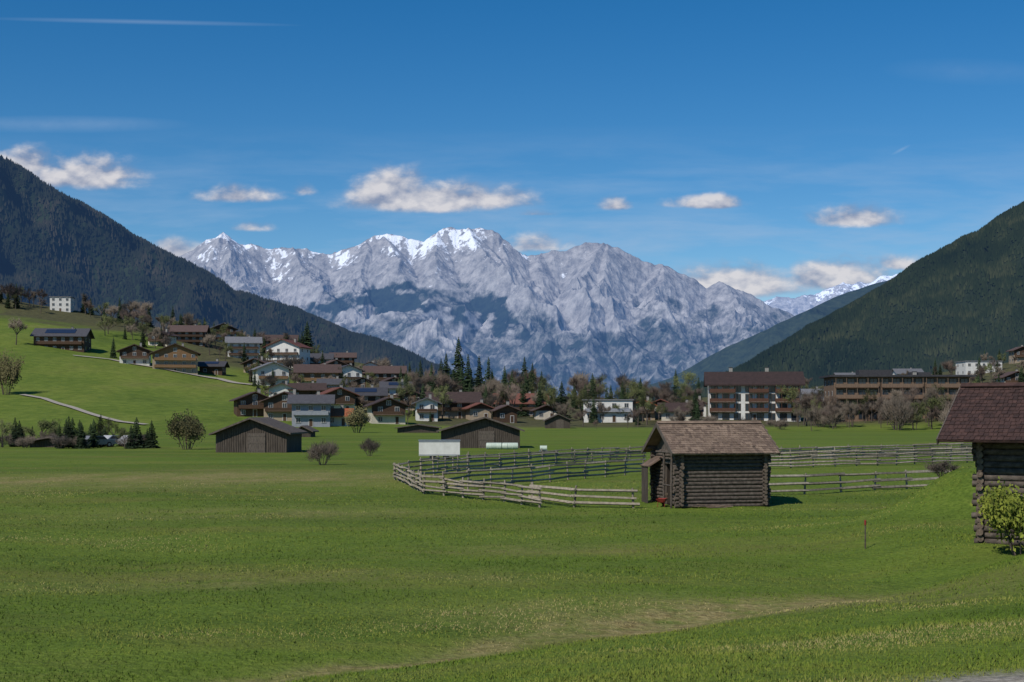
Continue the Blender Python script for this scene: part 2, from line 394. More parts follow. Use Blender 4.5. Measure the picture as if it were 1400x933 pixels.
sn=sn+bl(470,358,20,13,.25)+bl(765,376,10,12,.28)+bl(545,323,40,8,.06)+bl(640,316,50,9,.06)+bl(390,385,14,12,.1)-.4*sstep(.3,.9,forest_shade)-.07*sstep(700,760,PX)-.10*sstep(860,980,PX)
attr(me,"forest",forest_shade); attr(me,"snow",sn)  # this mask holds lower-slope forest plus the painted cloud shade
obj("mountain_range",me,kind="structure",label="jagged grey limestone mountain range with snow patches",category="mountain")
FS=[(960,440),(1040,409),(1060,402),(1080,401),(1100,397),(1120,395),(1140,388),(1160,384),(1180,384),(1200,378),(1215,372),(1230,368),(1260,375),(1300,385)]
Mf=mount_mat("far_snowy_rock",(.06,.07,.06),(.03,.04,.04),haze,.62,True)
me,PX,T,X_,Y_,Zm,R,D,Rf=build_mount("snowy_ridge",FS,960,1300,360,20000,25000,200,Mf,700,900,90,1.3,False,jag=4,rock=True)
PY=H0-(Zm-HC)/D*F
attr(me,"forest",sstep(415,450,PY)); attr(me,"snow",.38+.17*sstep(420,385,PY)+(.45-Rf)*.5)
obj("snowy_ridge",me,kind="structure",label="distant snow covered mountain ridge",category="mountain")
BS=[(840,540),(920,516),(960,492),(1000,471),(1050,450),(1100,427),(1150,403),(1200,386),(1260,370),(1400,350)]
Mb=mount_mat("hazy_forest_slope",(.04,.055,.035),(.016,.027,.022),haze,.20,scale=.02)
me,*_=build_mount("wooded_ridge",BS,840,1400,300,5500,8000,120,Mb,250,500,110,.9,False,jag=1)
obj("wooded_ridge",me,kind="structure",label="hazy blue wooded ridge across the valley",category="mountain")
def cones(name,surf,n,hrange,matl,label):
    px,py_,z=surf
    h=rng.uniform(*hrange,n); r=h*rng.uniform(.22,.32,n); k=5
    a0=rng.random(n)*6.28
    P=np.zeros((n,k+1,3)); 
    for i in range(k):
        rr=r*(1 if i%2==0 else .65)
        P[:,i]=np.stack([px+np.cos(a0+i*6.2832/k)*rr,py_+np.sin(a0+i*6.2832/k)*rr,z-h*(.08 if i%2==0 else -.12)],1)
    P[:,k]=np.stack([px,py_,z+h],1)
    base=(np.arange(n)*(k+1))
    Fc=np.concatenate([np.stack([base+i,base+(i+1)%k,base+k],1) for i in range(k)],0)
    me=np_mesh(name,P.reshape(-1,3),Fc,matl)
    attr(me,"tint",np.repeat(rng.random(n),k+1))
    obj(name,me,kind="stuff",label=label,category="forest")
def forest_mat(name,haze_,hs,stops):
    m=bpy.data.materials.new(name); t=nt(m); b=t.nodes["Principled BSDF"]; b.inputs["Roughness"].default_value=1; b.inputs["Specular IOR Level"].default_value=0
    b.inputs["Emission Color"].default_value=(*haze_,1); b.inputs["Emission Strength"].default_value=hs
    a=N(t,"ShaderNodeAttribute"); a.attribute_name="tint"
    g=N(t,"ShaderNodeNewGeometry"); no=N(t,"ShaderNodeTexNoise"); no.inputs["Scale"].default_value=.006; no.inputs["Detail"].default_value=5; t.links.new(g.outputs["Position"],no.inputs["Vector"])
    ad=N(t,"ShaderNodeMath",operation='MULTIPLY_ADD'); t.links.new(a.outputs["Fac"],ad.inputs[0]); ad.inputs[1].default_value=.28
    mm=N(t,"ShaderNodeMath",operation='MULTIPLY_ADD'); t.links.new(no.outputs["Fac"],mm.inputs[0]); mm.inputs[1].default_value=2.1; mm.inputs[2].default_value=-.65
    t.links.new(mm.outputs[0],ad.inputs[2])
    r=N(t,"ShaderNodeValToRGB"); e=r.color_ramp.elements; e[0].color=(*stops[0],1); e[1].color=(*stops[2],1); q=e.new(.6); q.color=(*stops[1],1)
    t.links.new(ad.outputs[0],r.inputs[0]); t.links.new(r.outputs[0],b.inputs["Base Color"]); upnormal(t,b,.9); return m
def forest_mount(name,pts,px0,px1,nc,d0,d1,nr,seed,amp,gull,ntree,hr,hz,hs,stops,label,tlabel,power,jag):
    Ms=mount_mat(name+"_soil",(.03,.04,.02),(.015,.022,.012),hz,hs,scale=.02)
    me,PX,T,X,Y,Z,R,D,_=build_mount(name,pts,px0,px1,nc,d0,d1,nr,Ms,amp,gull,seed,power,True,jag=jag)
    obj(name,me,kind="structure",label=label,category="mountain")
    ci=rng.random(ntree)*(nc-1.01); ri=(rng.random(ntree)**.8)*(nr-1.01)*(1.04/1.25)
    c0=ci.astype(int); r0=ri.astype(int); fc=ci-c0; fr=ri-r0
    def bi(A): return (A[r0,c0]*(1-fc)+A[r0,c0+1]*fc)*(1-fr)+(A[r0+1,c0]*(1-fc)+A[r0+1,c0+1]*fc)*fr
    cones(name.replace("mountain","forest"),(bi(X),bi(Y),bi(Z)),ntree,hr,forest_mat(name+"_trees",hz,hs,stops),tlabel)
LS=[(-300,60),(-100,150),(0,214),(50,247),(100,277),(140,297),(180,324),(230,352),(280,376),(320,399),(360,412),(400,423),(440,442),(470,455),(520,474),(570,492),(610,509),(650,527),(700,543),(780,558),(900,566)]
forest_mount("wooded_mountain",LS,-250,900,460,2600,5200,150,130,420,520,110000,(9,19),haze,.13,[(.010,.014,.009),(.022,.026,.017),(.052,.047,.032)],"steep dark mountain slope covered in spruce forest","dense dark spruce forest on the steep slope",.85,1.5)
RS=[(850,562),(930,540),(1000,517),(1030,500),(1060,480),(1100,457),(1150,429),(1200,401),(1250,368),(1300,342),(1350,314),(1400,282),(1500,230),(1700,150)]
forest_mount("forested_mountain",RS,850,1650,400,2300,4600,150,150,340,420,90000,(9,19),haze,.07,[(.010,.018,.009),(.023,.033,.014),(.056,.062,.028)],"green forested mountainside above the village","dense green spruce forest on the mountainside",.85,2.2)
# ---------------- trees -----------------
def conifer(seed,m=M_con):
    r=random.Random(seed); H=10
    tb=MB(); tb.cyl((0,0,-.2),(0,0,H*.97),.17,.02,7,0)
    c=MB()
    lev=26; rb=r.uniform(1.5,2.1)
    for i in range(lev):
        f=i/(lev-1); z=.7+f*(H-.9); R=rb*(1-f)**.8*(r.uniform(.75,1.2))+.12
        nb=max(5,int(11*(1-f*.5))); a0=r.random()*6
        for j in range(nb):
            a=a0+j*6.283/nb+r.uniform(-.25,.25); L=R*r.uniform(.6,1.2); dr=-.28*L+r.uniform(-.1,.1)
            ca,sa=math.cos(a),math.sin(a); w=.25*L+.1
            tip=(ca*L,sa*L,z+dr); mid=(ca*L*.55-sa*w,sa*L*.55+ca*w,z+dr*.35-.12); mid2=(ca*L*.55+sa*w,sa*L*.55-ca*w,z+dr*.35-.12)
            c.add([(0,0,z+.15),mid,tip,mid2],[(0,1,2),(0,2,3)])
            c.add([(ca*L*.4,sa*L*.4,z+dr*.3),(ca*L*.8,sa*L*.8,z+dr*.8-.35),(ca*L*1.02,sa*L*1.02,z+dr)],[(0,1,2)])
    return tb.mesh("trunk",M_bark),c.mesh("crown",m),H
def broad(seed,m,leaf=.14,nleaf=1500,bare=False,H=8,shrub=False):
    r=random.Random(seed); tb=MB(); segs=[]
    def br(p,d,L,rad,depth):
        q=p+d*L; tb.cyl(p,q,rad,rad*.6,5 if depth<2 else 3,0,cap=False)
        if depth>=1: segs.extend([(p,q)]*depth)
        if depth<4:
            for i in range(5 if depth==0 else 3):
                sp=.55 if depth==0 else .42
                nd=(d+Vector((r.gauss(0,sp),r.gauss(0,sp),r.gauss(.15,.2)))).normalized()
                if nd.z<-.1: nd.z=.1
                br(p.lerp(q,r.uniform(.4,1) if depth else r.uniform(.45,1)),nd,L*r.uniform(.5,.75),rad*.5,depth+1)
    if shrub:
        for i in range(9):
            a=i*.7+r.random(); sp=r.uniform(.1,.8); br(Vector((math.cos(a)*.3,math.sin(a)*.3,-.1)),Vector((math.cos(a)*sp,math.sin(a)*sp,1)).normalized(),H*.27,.04,1)
    else: br(Vector((0,0,-.2)),Vector((r.gauss(0,.05),r.gauss(0,.05),1)).normalized(),H*.42,.17,0)
    c=MB()
    for i in range(nleaf):
        p,q=r.choice(segs); o=p.lerp(q,r.random()*1.1)+Vector((r.gauss(0,.2),r.gauss(0,.2),r.gauss(0,.2)))
        if o.z<.15: continue
        if bare:
            d=((q-p).normalized()+Vector((r.gauss(0,.45),r.gauss(0,.45),r.gauss(.3,.4)))).normalized(); L=r.uniform(.35,.85); s_=d.orthogonal().normalized()*.026
            c.add([o-s_,o+s_,o+d*L],[(0,1,2)])
        else:
            a=Vector((r.gauss(0,1),r.gauss(0,1),r.gauss(0,1))).normalized(); b=a.orthogonal().normalized(); l=leaf*r.uniform(.6,1.4)
            c.add([o-a*l,o+b*l*.6,o+a*l,o-b*l*.6],[(0,1,2,3)])
    top=max(v[2] for v in c.v)
    return tb.mesh("trunk",M_bark),c.mesh("crown",m),top
LIB={'con':[conifer(i) for i in range(5)],
 'bare':[broad(20+i,M_bare if i%2 else M_bare2,nleaf=2200,bare=True) for i in range(6)],
 'spr':[broad(30+i,M_spr,leaf=.09,nleaf=2200) for i in range(4)],
 'shrub':[broad(40+i,M_bare,nleaf=1500,bare=True,shrub=True,H=5) for i in range(3)],
 'rnd':[broad(60,M_rnd,leaf=.075,nleaf=5000,shrub=True,H=5)],
 'yel':[broad(50,M_yel,leaf=.085,nleaf=6500,shrub=True,H=5)]}
TN={'con':('spruce_tree','dark green spruce tree standing among the houses','tree'),'bare':('bare_tree','leafless brown deciduous tree beside the houses','tree'),
'spr':('budding_tree','deciduous tree with fresh yellow green leaves','tree'),'shrub':('bare_shrub','leafless brown shrub on the meadow','shrub'),'rnd':('budding_bush','large rounded olive budding bush on meadow edge','bush'),'yel':('leafy_bush','bright yellow green bush beside the log cabin','bush')}
GR={'con':"spruces in and around the village",'bare':"leafless trees around the village",'spr':"budding trees around the village",'shrub':"leafless shrubs"}
def tree_at(kind,x,y,h,z=None,label=None,wide=1.0,sink=0):
    tm,cm,H=random.choice(LIB[kind]); nm,lb,ct=TN[kind]
    z=gz(x,y) if z is None else z
    s_=h/H
    e=thing(nm,label or lb,ct,(x,y,z-sink),random.random()*6.28,GR.get(kind),(s_*wide,s_*wide,s_))
    obj("trunk",tm,e); obj("crown",cm,e)
def tree(kind,px,py,hpx,label=None,wide=1.0):
    x,y,z=hit(px,py); tree_at(kind,x,y,hpx*y/F,z,label,wide)
def R_(a,b): return random.uniform(a,b)
tree('con',420,489,50,"tall dark spruce beside the white house",1.25); tree('con',413,490,36,"tall dark spruce beside the white house",1.2)
tree('con',627,536,76,"tall pointed spruce rising above the village",.9)
tree('con',768,576,55,wide=1.2); tree('con',610,530,48); tree('con',103,478,30); tree('con',155,490,30); tree('con',560,520,25)
for q in ((640,560,76),(655,556,70),(603,556,66),(668,562,74),(590,558,62),(690,560,60),(810,572,62),(800,574,50),(875,570,50),(548,545,44),(575,548,56),(700,566,60),(738,572,48),(850,574,44)): tree('con',q[0],q[1],q[2],"tall dark spruce rising above the village",.95)
tree('rnd',256,615,56,None,.85); tree('shrub',441,636,38,"leafless shrub in front of the dark barn"); tree('shrub',505,624,28,"leafless shrub on the meadow edge")
tree('rnd',8,540,64,"budding bushy tree on the grassy hillside",.6); tree('bare',22,472,40,"leafless tree on the grassy hillside"); tree('rnd',488,592,40,"rounded budding tree at the meadow edge",.9)
for i in range(28): tree(random.choice(['con','con','con','spr']),R_(-5,212),R_(608,614),R_(22,46),"small dark tree at the edge of the meadow",1.35)
for i in range(12): tree('shrub',R_(-5,212),R_(608,614),R_(14,26),"low shrub at the edge of the meadow",1.2)
for i in range(60):
    px=R_(-5,370)
    if 60<px<112: continue
    tree(random.choice(['bare','bare','con','bare','spr']),px,np.interp(px,CX,CY)+R_(1,12),R_(18,36))
for i in range(44):
    px=R_(130,350); tree(random.choice(['bare','spr','bare','bare','con']),px,np.interp(px,CX,CY)+R_(2,36),R_(18,32))
for i in range(112):
    px=R_(340,600); c=np.interp(px,CX,CY); tree(random.choice(['bare','con','spr','bare','con','shrub']),px,R_(c+2,min(c+74,583)),R_(14,32))
for i in range(80):
    px=R_(550,745); tree(random.choice(['con','con','bare','bare','spr']),px,R_(544,574),R_(28,58),wide=.95)
for i in range(70):
    px=R_(740,965); tree(random.choice(['con','bare','spr','spr','bare']),px,R_(552,584),R_(24,50))
for i in range(66):
    px=R_(1080,1340); tree(random.choice(['bare','bare','spr','shrub','bare']),px,R_(574,590),R_(26,54),"leafless brown tree in front of the hotel",.95)
for i in range(40):
    px=R_(1090,1410); c=np.interp(px,CX,CY); tree(random.choice(['con','bare','bare','spr']),px,R_(c,c+28),R_(14,28))
for i in range(30):
    px=R_(1300,1420); tree(random.choice(['con','bare','bare','spr']),px,R_(515,575),R_(18,40))
for i in range(14): tree('shrub',R_(880,1080),R_(580,589),R_(10,22),"leafless shrub at the meadow edge")
for q in ((797,584,26),(872,584,30),(858,586,20),(815,587,14)): tree('bare',q[0],q[1],q[2],"leafless tree beside the white modern house")
# ---------------- houses -----------------
wb=MB(); wb.box((0,-.03,0),(1.2,.06,1.35),0); wb.box((-.27,-.065,0),(.44,.02,1.1),1); wb.box((.27,-.065,0),(.44,.02,1.1),1)
WIN=wb.mesh("window",[M_frame,M_glass])
wb=MB(); wb.box((0,-.03,-.2),(2.0,.06,2.1),0); wb.box((-.47,-.065,-.2),(.82,.02,1.85),1); wb.box((.47,-.065,-.2),(.82,.02,1.85),1)
WINB=wb.mesh("window",[M_wood,M_glass])
db=MB(); db.box((0,-.04,1.05),(1.1,.08,2.1),0); db.box((0,-.085,1.05),(.8,.02,1.8),1)
DOOR=db.mesh("door",[M_frame,M_wood])
def house(px,py,wpx,hpx,wall,roof,rz=0,axis='y',name="house",label="alpine house",clad=True,balc=True,solar=False,depth=None,pitch=22,flat=False,balm=None):
    x,y,z=hit(px,py)
    W=wpx*y/F*.86; Ht=hpx*y/F; D=depth or max(7,min(W*.9,14)); y2=y+D/2; x2=x*y2/y
    zz=min(gz(x2-W/2,y2-D/2),gz(x2+W/2,y2-D/2),z)
    Ht+=max(0,z-zz)
    e=thing(name,label,"house",(x2,y2,zz),rz)
    span=W if axis=='y' else D
    rise=0 if flat else span/2*math.tan(math.radians(pitch))
    rise=min(rise,Ht*.42); eave=Ht-rise-.15
    m=MB(); hw=W/2; hd=D/2
    if flat: m.box((0,0,eave/2-1),(W,D,eave+2))
    elif axis=='y': m.extr([(-hw,-2),(hw,-2),(hw,eave),(0,eave+rise),(-hw,eave)],'y',-hd,hd)
    else: m.extr([(-hd,-2),(hd,-2),(hd,eave),(0,eave+rise),(-hd,eave)],'x',-hw,hw)
    obj("wall",m.mesh("wall",wall),e)
    ro=MB(); ov=1.15; th=.25
    if flat: ro.box((0,0,eave+.16),(W+.8,D+.8,.3))
    else:
        sp=span/2; sl=rise/sp; ln=(D if axis=='y' else W)/2+ov; ax='y' if axis=='y' else 'x'
        ro.extr([(-sp-ov,eave-ov*sl+.01),(0,eave+rise+.01),(0,eave+rise+th),(-sp-ov,eave-ov*sl+th)],ax,-ln,ln)
        ro.extr([(0.001,eave+rise+.01),(sp+ov,eave-ov*sl+.01),(sp+ov,eave-ov*sl+th),(0.001,eave+rise+th)],ax,-ln,ln)
    rob=obj("roof",ro.mesh("roof",roof),e)
    if not flat:
        cm=MB(); cm.box((0,0,0),(.7,.7,1.8)); cm.box((0,0,.95),(.9,.9,.12),1)
        obj("chimney",cm.mesh("chimney",[M_stone,M_rdark]),rob,(W*.18,D*.1,eave+rise*.75+.6))
    fl=max(1,int(round(eave/2.8))); fh=eave/fl
    nc=max(2,int(W/3.0))
    if clad and not flat and axis=='y' :
        c=MB(); z0=eave-fh*.75 if fl>1 else eave-.3
        c.extr([(-hw,z0),(hw,z0),(hw,eave-.02),(0,eave+rise-.05),(-hw,eave-.02)],'y',-hd-.06,-hd-.004)
        obj("gable_cladding",c.mesh("gable_cladding",balm or M_wood),e)
    elif clad and fl>1:
        c=MB(); c.box((0,-hd-.035,eave-fh*.45),(W,.06,fh*.9)); obj("timber_cladding",c.mesh("timber_cladding",balm or M_wood),e)
    for f in range(fl):
        for i in range(nc):
            xx=-hw+(i+.5)*W/nc
            if f==0 and i==nc//2: obj("door",DOOR,e,(xx,-hd-.001,0)); continue
            obj("window",WIN,e,(xx,-hd-.065,f*fh+fh*.55))
        for sgn in ((1,) if px<700 else (-1,)):
            for i in range(2): obj("window",WIN,e,(sgn*(hw+.001),-hd+(i+.5)*D/2,f*fh+fh*.55),sgn*math.pi/2)
    if clad and axis=='y' and not flat and rise>1.6: obj("window",WIN,e,(0,-hd-.065,eave+rise*.35))
    if balc:
        for f in range(1,fl):
            b=MB(); zb=f*fh-.05; b.box((0,-hd-.6,zb),(W*.92,1.1,.14)); b.box((0,-hd-1.13,zb+.5),(W*.92,.06,.8)); b.box((-W*.46,-hd-.6,zb+.5),(.06,1.1,.8)); b.box((W*.46,-hd-.6,zb+.5),(.06,1.1,.8))
            obj("balcony",b.mesh("balcony",balm or M_wood),e)
    if solar and not flat:
        sp=span/2; a=math.atan(rise/sp)
        p=MB()
        if axis=='x':
            Mx=Matrix.Rotation(a,3,'X'); p.box((0,-sp*.5,eave+rise*.5+th+.12),(W*.6,sp*.6,.06),0,Mx)
        else:
            sg=1 if px<700 else -1
            Mx=Matrix.Rotation(sg*a,3,'Y'); p.box((sg*sp*.5,0,eave+rise*.5+th+.12),(sp*.6,D*.6,.06),0,Mx)
        obj("solar_panel",p.mesh("solar_panel",M_solar),e)
    return e
H_=[
(86,478,78,30,M_wood,M_rdark,.1,'x',"dark timber house with solar panels on hillside",dict(solar=True)),
(185,499,46,28,M_white,M_rbrown,.2,'y',"brown and white chalet on the green hillside",{}),
(239,508,70,38,M_tan,M_rbrown,.25,'y',"large chalet with honey coloured timber balconies",dict(balm=M_wood2)),
(291,512,36,18,M_wood,M_rdark,0,'x',"low dark timber house with solar panels",dict(solar=True)),
(258,470,56,26,M_wood,M_rbrown,.1,'x',"dark timber chalet among bare trees",{}),
(302,468,40,26,M_white,M_rdark,.4,'y',"white house with dark roof among trees",{}),
(222,474,34,22,M_cream,M_rbrown,-.2,'y',"cream chalet half hidden among bare trees",{}),
(333,491,50,31,M_white,M_rgrey,.2,'x',"white house with pale grey roof",dict(clad=False,balm=M_wood)),
(394,502,56,38,M_white,M_rred,-.2,'y',"white chalet with red brown roof",dict(clad=False)),
(370,528,50,33,M_white,M_rgrey,.35,'y',"cream house with grey roof and balcony",dict(clad=False,balm=M_wood2)),
(384,476,50,20,M_cream,M_rbrown,.1,'x',"low house with dark brown roof",{}),
(352,512,36,22,M_tan,M_rbrown,-.1,'y',"tan gabled chalet on the slope",{}),
(434,530,66,32,M_cream,M_rbrown,.15,'x',"cream house with orange timber balconies",dict(balm=M_wood2)),
(474,527,42,28,M_white,M_rdark,.3,'y',"white house with dark gabled roof",dict(clad=False)),
(434,505,44,22,M_white,M_rdark,.1,'x',"white house with dark roof",dict(clad=False)),
(456,514,34,22,M_wood,M_rbrown,.4,'y',"small dark timber chalet on the slope",{}),
(469,502,36,20,M_wood,M_rbrown,.1,'x',"small timber chalet with brown roof",{}),
(505,515,34,20,M_white,M_rbrown,.2,'y',"small white gabled chalet on the slope",dict(clad=False)),
(346,570,56,34,M_wood,M_rbrown,.3,'y',"brown chalet at the foot of the hill",{}),
(392,576,66,40,M_tan,M_rbrown,.05,'y',"wide brown gabled chalet with tan walls",{}),
(426,584,60,44,M_grey,M_rdark,.1,'x',"blue grey apartment house with balconies",dict(clad=False,balm=M_grey)),
(462,583,36,24,M_cream,M_orange,.1,'x',"low house with bright orange roof",dict(clad=False)),
(460,564,50,34,M_cream,M_rred,.35,'y',"cream house with red roof",{}),
(420,550,50,26,M_wood,M_rbrown,.15,'x',"dark timber house in the village centre",{}),
(385,548,40,24,M_white,M_rbrown,.15,'y',"white gabled chalet above the meadow",dict(clad=False)),
(500,564,58,34,M_wood,M_rdark,.1,'x',"dark timber house with dark roof and balconies",dict(solar=True)),
(528,580,54,36,M_cream,M_rbrown,.25,'y',"cream and timber chalet with brown roof",{}),
(543,556,46,34,M_white,M_rdark,.1,'x',"white house with solar panels on dark roof",dict(solar=True,clad=False)),
(526,524,62,24,M_tan,M_rbrown,.1,'x',"long tan house with brown roof",{}),
(496,542,44,26,M_wood,M_rdark,.1,'y',"timber gabled house with dark roof",{}),
(455,542,40,24,M_cream,M_rdark,.1,'x',"cream house with dark roof in village",dict(clad=False)),
(535,538,40,22,M_wood,M_rbrown,.3,'y',"dark timber chalet on the slope",{}),
(566,562,38,28,M_tan,M_rbrown,-.1,'y',"tan chalet partly hidden by trees",{}),
(583,576,34,32,M_white,M_rgrey,.1,'y',"white house with pale grey roof",dict(clad=False)),
(618,572,80,36,M_tan,M_rbrown,.1,'x',"long house with dark red roof behind trees",{}),
(654,575,34,24,M_tan,M_rred,.2,'y',"tan house with red roof behind trees",{}),
(712,570,80,32,M_tan,M_rred,0,'x',"house with long red tiled roof",dict(clad=False)),
(690,578,32,24,M_wood,M_rbrown,.2,'y',"small brown gabled house",{}),
(745,574,34,20,M_cream,M_rbrown,.1,'y',"cream gabled house among trees",{}),
(880,575,36,28,M_tan,M_orange,-.1,'y',"small house with orange tiled roof",dict(clad=False)),
(930,577,60,26,M_cream,M_rbrown,-.1,'x',"house with brown roof beside bare trees",{}),
(905,572,36,26,M_tan,M_rred,-.2,'y',"small house with red roof",{}),
(952,570,30,24,M_white,M_rbrown,-.1,'y',"white chalet beside the hotel",{}),
(1112,552,34,20,M_white,M_rgrey,0,'x',"low white house behind the hotel",dict(clad=False,balc=False)),
(1338,512,58,18,M_white,M_rgrey,0,'x',"long low white building on the slope",dict(clad=False,balc=False,flat=True)),
(1394,496,26,22,M_tan,M_rbrown,0,'y',"brown house on the wooded slope",{}),
(1160,522,40,16,M_white,M_rgrey,0,'x',"small white house on the wooded slope",dict(clad=False,balc=False)),
(1240,514,40,14,M_white,M_rgrey,0,'x',"small white house on the wooded slope",dict(clad=False,balc=False)),
(1385,530,40,22,M_cream,M_rbrown,0,'y',"cream chalet on the wooded slope",{}),
]
for a in H_: house(a[0],a[1],a[2],a[3],a[4],a[5],a[6],a[7],label=a[8],**a[9])
house(85,426,32,20,M_white,M_rgrey,.1,'x',name="modern_house",label="white flat roofed modern house on hilltop",flat=True,clad=False,balc=False)
e=house(832,578,78,31,M_white,M_rgrey,-.1,'x',name="modern_house",label="white flat roofed modern house with grey upper floor",flat=True,clad=False,balc=True,balm=M_grey,depth=10)
def hotel(px,py,wpx,hpx,fl,wall,roofm,label,flat,balm,depth,ncol,rz):
    x,y,z=hit(px,py); W=wpx*y/F; Ht=hpx*y/F; D=depth; y2=y+D/2; x2=x*y2/y
    e=thing("hotel",label,"hotel",(x2,y2,z-.3),rz)
    rise=0 if flat else 3.0; eave=Ht-rise; hw=W/2-1; hd=D/2; fh=eave/fl
    m=MB()
    if flat: m.box((0,0,eave/2-.5),(2*hw,D,eave+1))
    else: m.extr([(-hd,-1),(hd,-1),(hd,eave),(0,eave+rise),(-hd,eave)],'x',-hw,hw)
    obj("wall",m.mesh("wall",wall),e)
    r=MB()
    if flat: r.box((0,0,eave+.25),(2*hw+2.4,D+2.4,.5)); r.box((-hw*.3,2,eave+1.3),(hw*.5,5,1.6)); r.box((hw*.4,3,eave+1.0),(hw*.3,4,1.0))
    else:
        sl=rise/hd; ov=1.8
        r.extr([(-hd-ov,eave-ov*sl),(0,eave+rise),(0,eave+rise+.4),(-hd-ov,eave-ov*sl+.4)],'x',-hw-1.2,hw+1.2)
        r.extr([(.001,eave+rise),(hd+ov,eave-ov*sl),(hd+ov,eave-ov*sl+.4),(.001,eave+rise+.4)],'x',-hw-1.2,hw+1.2)
    rob=obj("roof",r.mesh("roof",roofm),e)
    for q in (-.5,.3):
        c=MB(); c.box((0,0,0),(1,1,2)); c.box((0,0,1.05),(1.25,1.25,.12),1); obj("chimney",c.mesh("chimney",[M_stone,M_rdark]),rob,(hw*q,1,eave+rise+.6))
    for f in range(fl):
        for i in range(ncol):
            xx=-hw+(i+.5)*2*hw/ncol
            obj("window",WINB,e,(xx,-hd-.005,f*fh+fh*.55))
        for i in range(3): obj("window",WIN,e,(-hw-.002,-hd+(i+.5)*D/3,f*fh+fh*.5),-math.pi/2)
        if f>0:
            groups=[(-.98,-.42),(-.12,.30),(.45,.97)] if not flat else [(-.98,-.35),(-.3,.3),(.35,.98)]
            for a,b_ in groups:
                b=MB(); w=(b_-a)*hw; cx=(a+b_)/2*hw; zb=f*fh
                dp=1.5 if not flat else 1.0
                b.box((cx,-hd-dp/2,zb),(w,dp,.18),1); b.box((cx,-hd-dp+.04,zb+.6),(w,.08,.95)); b.box((cx-w/2,-hd-dp/2,zb+.6),(.08,dp-.1,.95)); b.box((cx+w/2,-hd-dp/2,zb+.6),(.08,dp-.1,.95))
                for q in range(5): b.box((cx-w/2+q*w/4,-hd-dp+.12,zb+fh/2),(.12,.12,fh-.2))
                obj("balcony",b.mesh("balcony",[balm,M_wood]),e)
    obj("door",DOOR,e,(0,-hd-.07,0))
hotel(1030,575,134,67,4,M_white,M_rhotel,"white hotel with brown timber balconies and dark roof",False,M_redwood,14,8,-.12)
hotel(1224,574,194,60,4,M_hotel2,M_rdark,"long flat roofed hotel with warm timber facade",True,M_hotel2,16,12,-.05)
# ---------------- barns -----------------
def barn(px,py,wpx,hpx,label,apex=.5,D=9,nm="barn"):
    x,y,z=hit(px,py); W=wpx*y/F; Ht=hpx*y/F; hd=D/2; y2=y+hd
    e=thing(nm,label,nm,(x*y2/y,y2,z-.05),-.06 if px<500 else .02)
    hw=W/2*.93; ax_=(-1+2*apex)*hw; ev=Ht*.58
    m=MB(); m.extr([(-hw,-.2),(hw,-.2),(hw,ev),(ax_,Ht-.15),(-hw,ev*.96)],'y',-hd,hd)
    nb=int(2*hw/.24)
    for i in range(nb):
        xx=-hw+(i+.5)*2*hw/nb
        top=np.interp(xx,[-hw,ax_,hw],[ev*.96,Ht-.15,ev])-.1
        m.box((xx,-hd-.02-random.random()*.03,top/2-.05),(.20,.04,top-.02*random.random()))
    obj("wall",m.mesh("wall",M_barnwood),e)
    r=MB(); ov=.55
    for sgn,ez in((-1,ev*.96),(1,ev)):
        sl=(Ht-.15-ez)/abs(sgn*hw-ax_); xe=sgn*(hw+ov); ze=ez-ov*sl
        pts=[(xe,ze+.02),(ax_+sgn*.001,Ht-.13),(ax_+sgn*.001,Ht+.06),(xe,ze+.2)]
        r.extr(pts,'y',-hd-.8,hd+.6)
    obj("roof",r.mesh("roof",M_barnroof),e)
    if Ht>2.3:
        d=MB(); d.box((0,0,1.05),(1.9,.06,2.1),0)
        for i in range(3): d.box((0,-.04,.3+i*.75),(1.9,.03,.14),0)
        obj("door",d.mesh("door",M_board),e,(hw*.15,-hd-.09,0),label="weathered plank barn door")
barn(355,619,106,48,"dark weathered timber barn on meadow edge",.5,7.5)
barn(657,613,116,43,"low dark timber barn beside white hay bales",.56)
barn(762,586,36,20,"small dark timber barn near the trees",.5,6)
barn(572,592,60,12,"low dark timber shelter near the barn",.5,5)
barn(417,598,24,16,"small pale shed behind the dark barn",.5,4)
barn(78,612,64,15,"low dark timber shed among small spruces",.5,4,"shed")
bm_=MB(); bm_.cyl((0,-.55,.55),(0,.55,.55),.55,.55,16); bm_.cyl((0,-.62,.55),(0,-.55,.55),.44,.55,16); bm_.cyl((0,.55,.55),(0,.62,.55),.55,.44,16)
BALE=bm_.mesh("hay_bale",M_bale)
for i in range(6):
    x,y,z=hit(669+i*6.6+(2 if i>2 else 0),614.5); o=obj("hay_bale",BALE,None,(x,y-.5,z-.03),1.57+R_(-.2,.2),label="pale plastic wrapped hay bale by barn",category="hay bale",group="pale hay bales in a row"); o.scale=(.7,.55,.72)
x,y,z=hit(600,628.5); W=56*y/F; 
e=thing("construction_trailer","white box construction trailer standing on the meadow","trailer",(x,y+1,z),.05)
b=MB(); b.box((0,0,1.0),(W,2,1.35)); b.box((0,-1.01,.42),(W-.02,.03,.06),1); b.box((0,-1.01,1.6),(W-.02,.03,.06),1)
obj("body",b.mesh("body",[M_white,M_grey]),e)
b=MB(); b.box((0,0,1.71),(W+.1,2.1,.07)); obj("roof",b.mesh("roof",M_metal),e)
for sx in(-.6,.6):
    for sy in(-.8,.8):
        b=MB(); b.cyl((0,-.09,0),(0,.09,0),.3,.3,14); obj("wheel",b.mesh("wheel",M_rubber),e,(sx,sy,.3))
x,y,z=hit(743,622)
e=thing("tank_trailer","small white water tank trailer on the meadow","trailer",(x,y,z),0)
b=MB(); b.cyl((-.35,0,.65),(.35,0,.65),.26,.26,14); obj("tank",b.mesh("tank",M_bale),e)
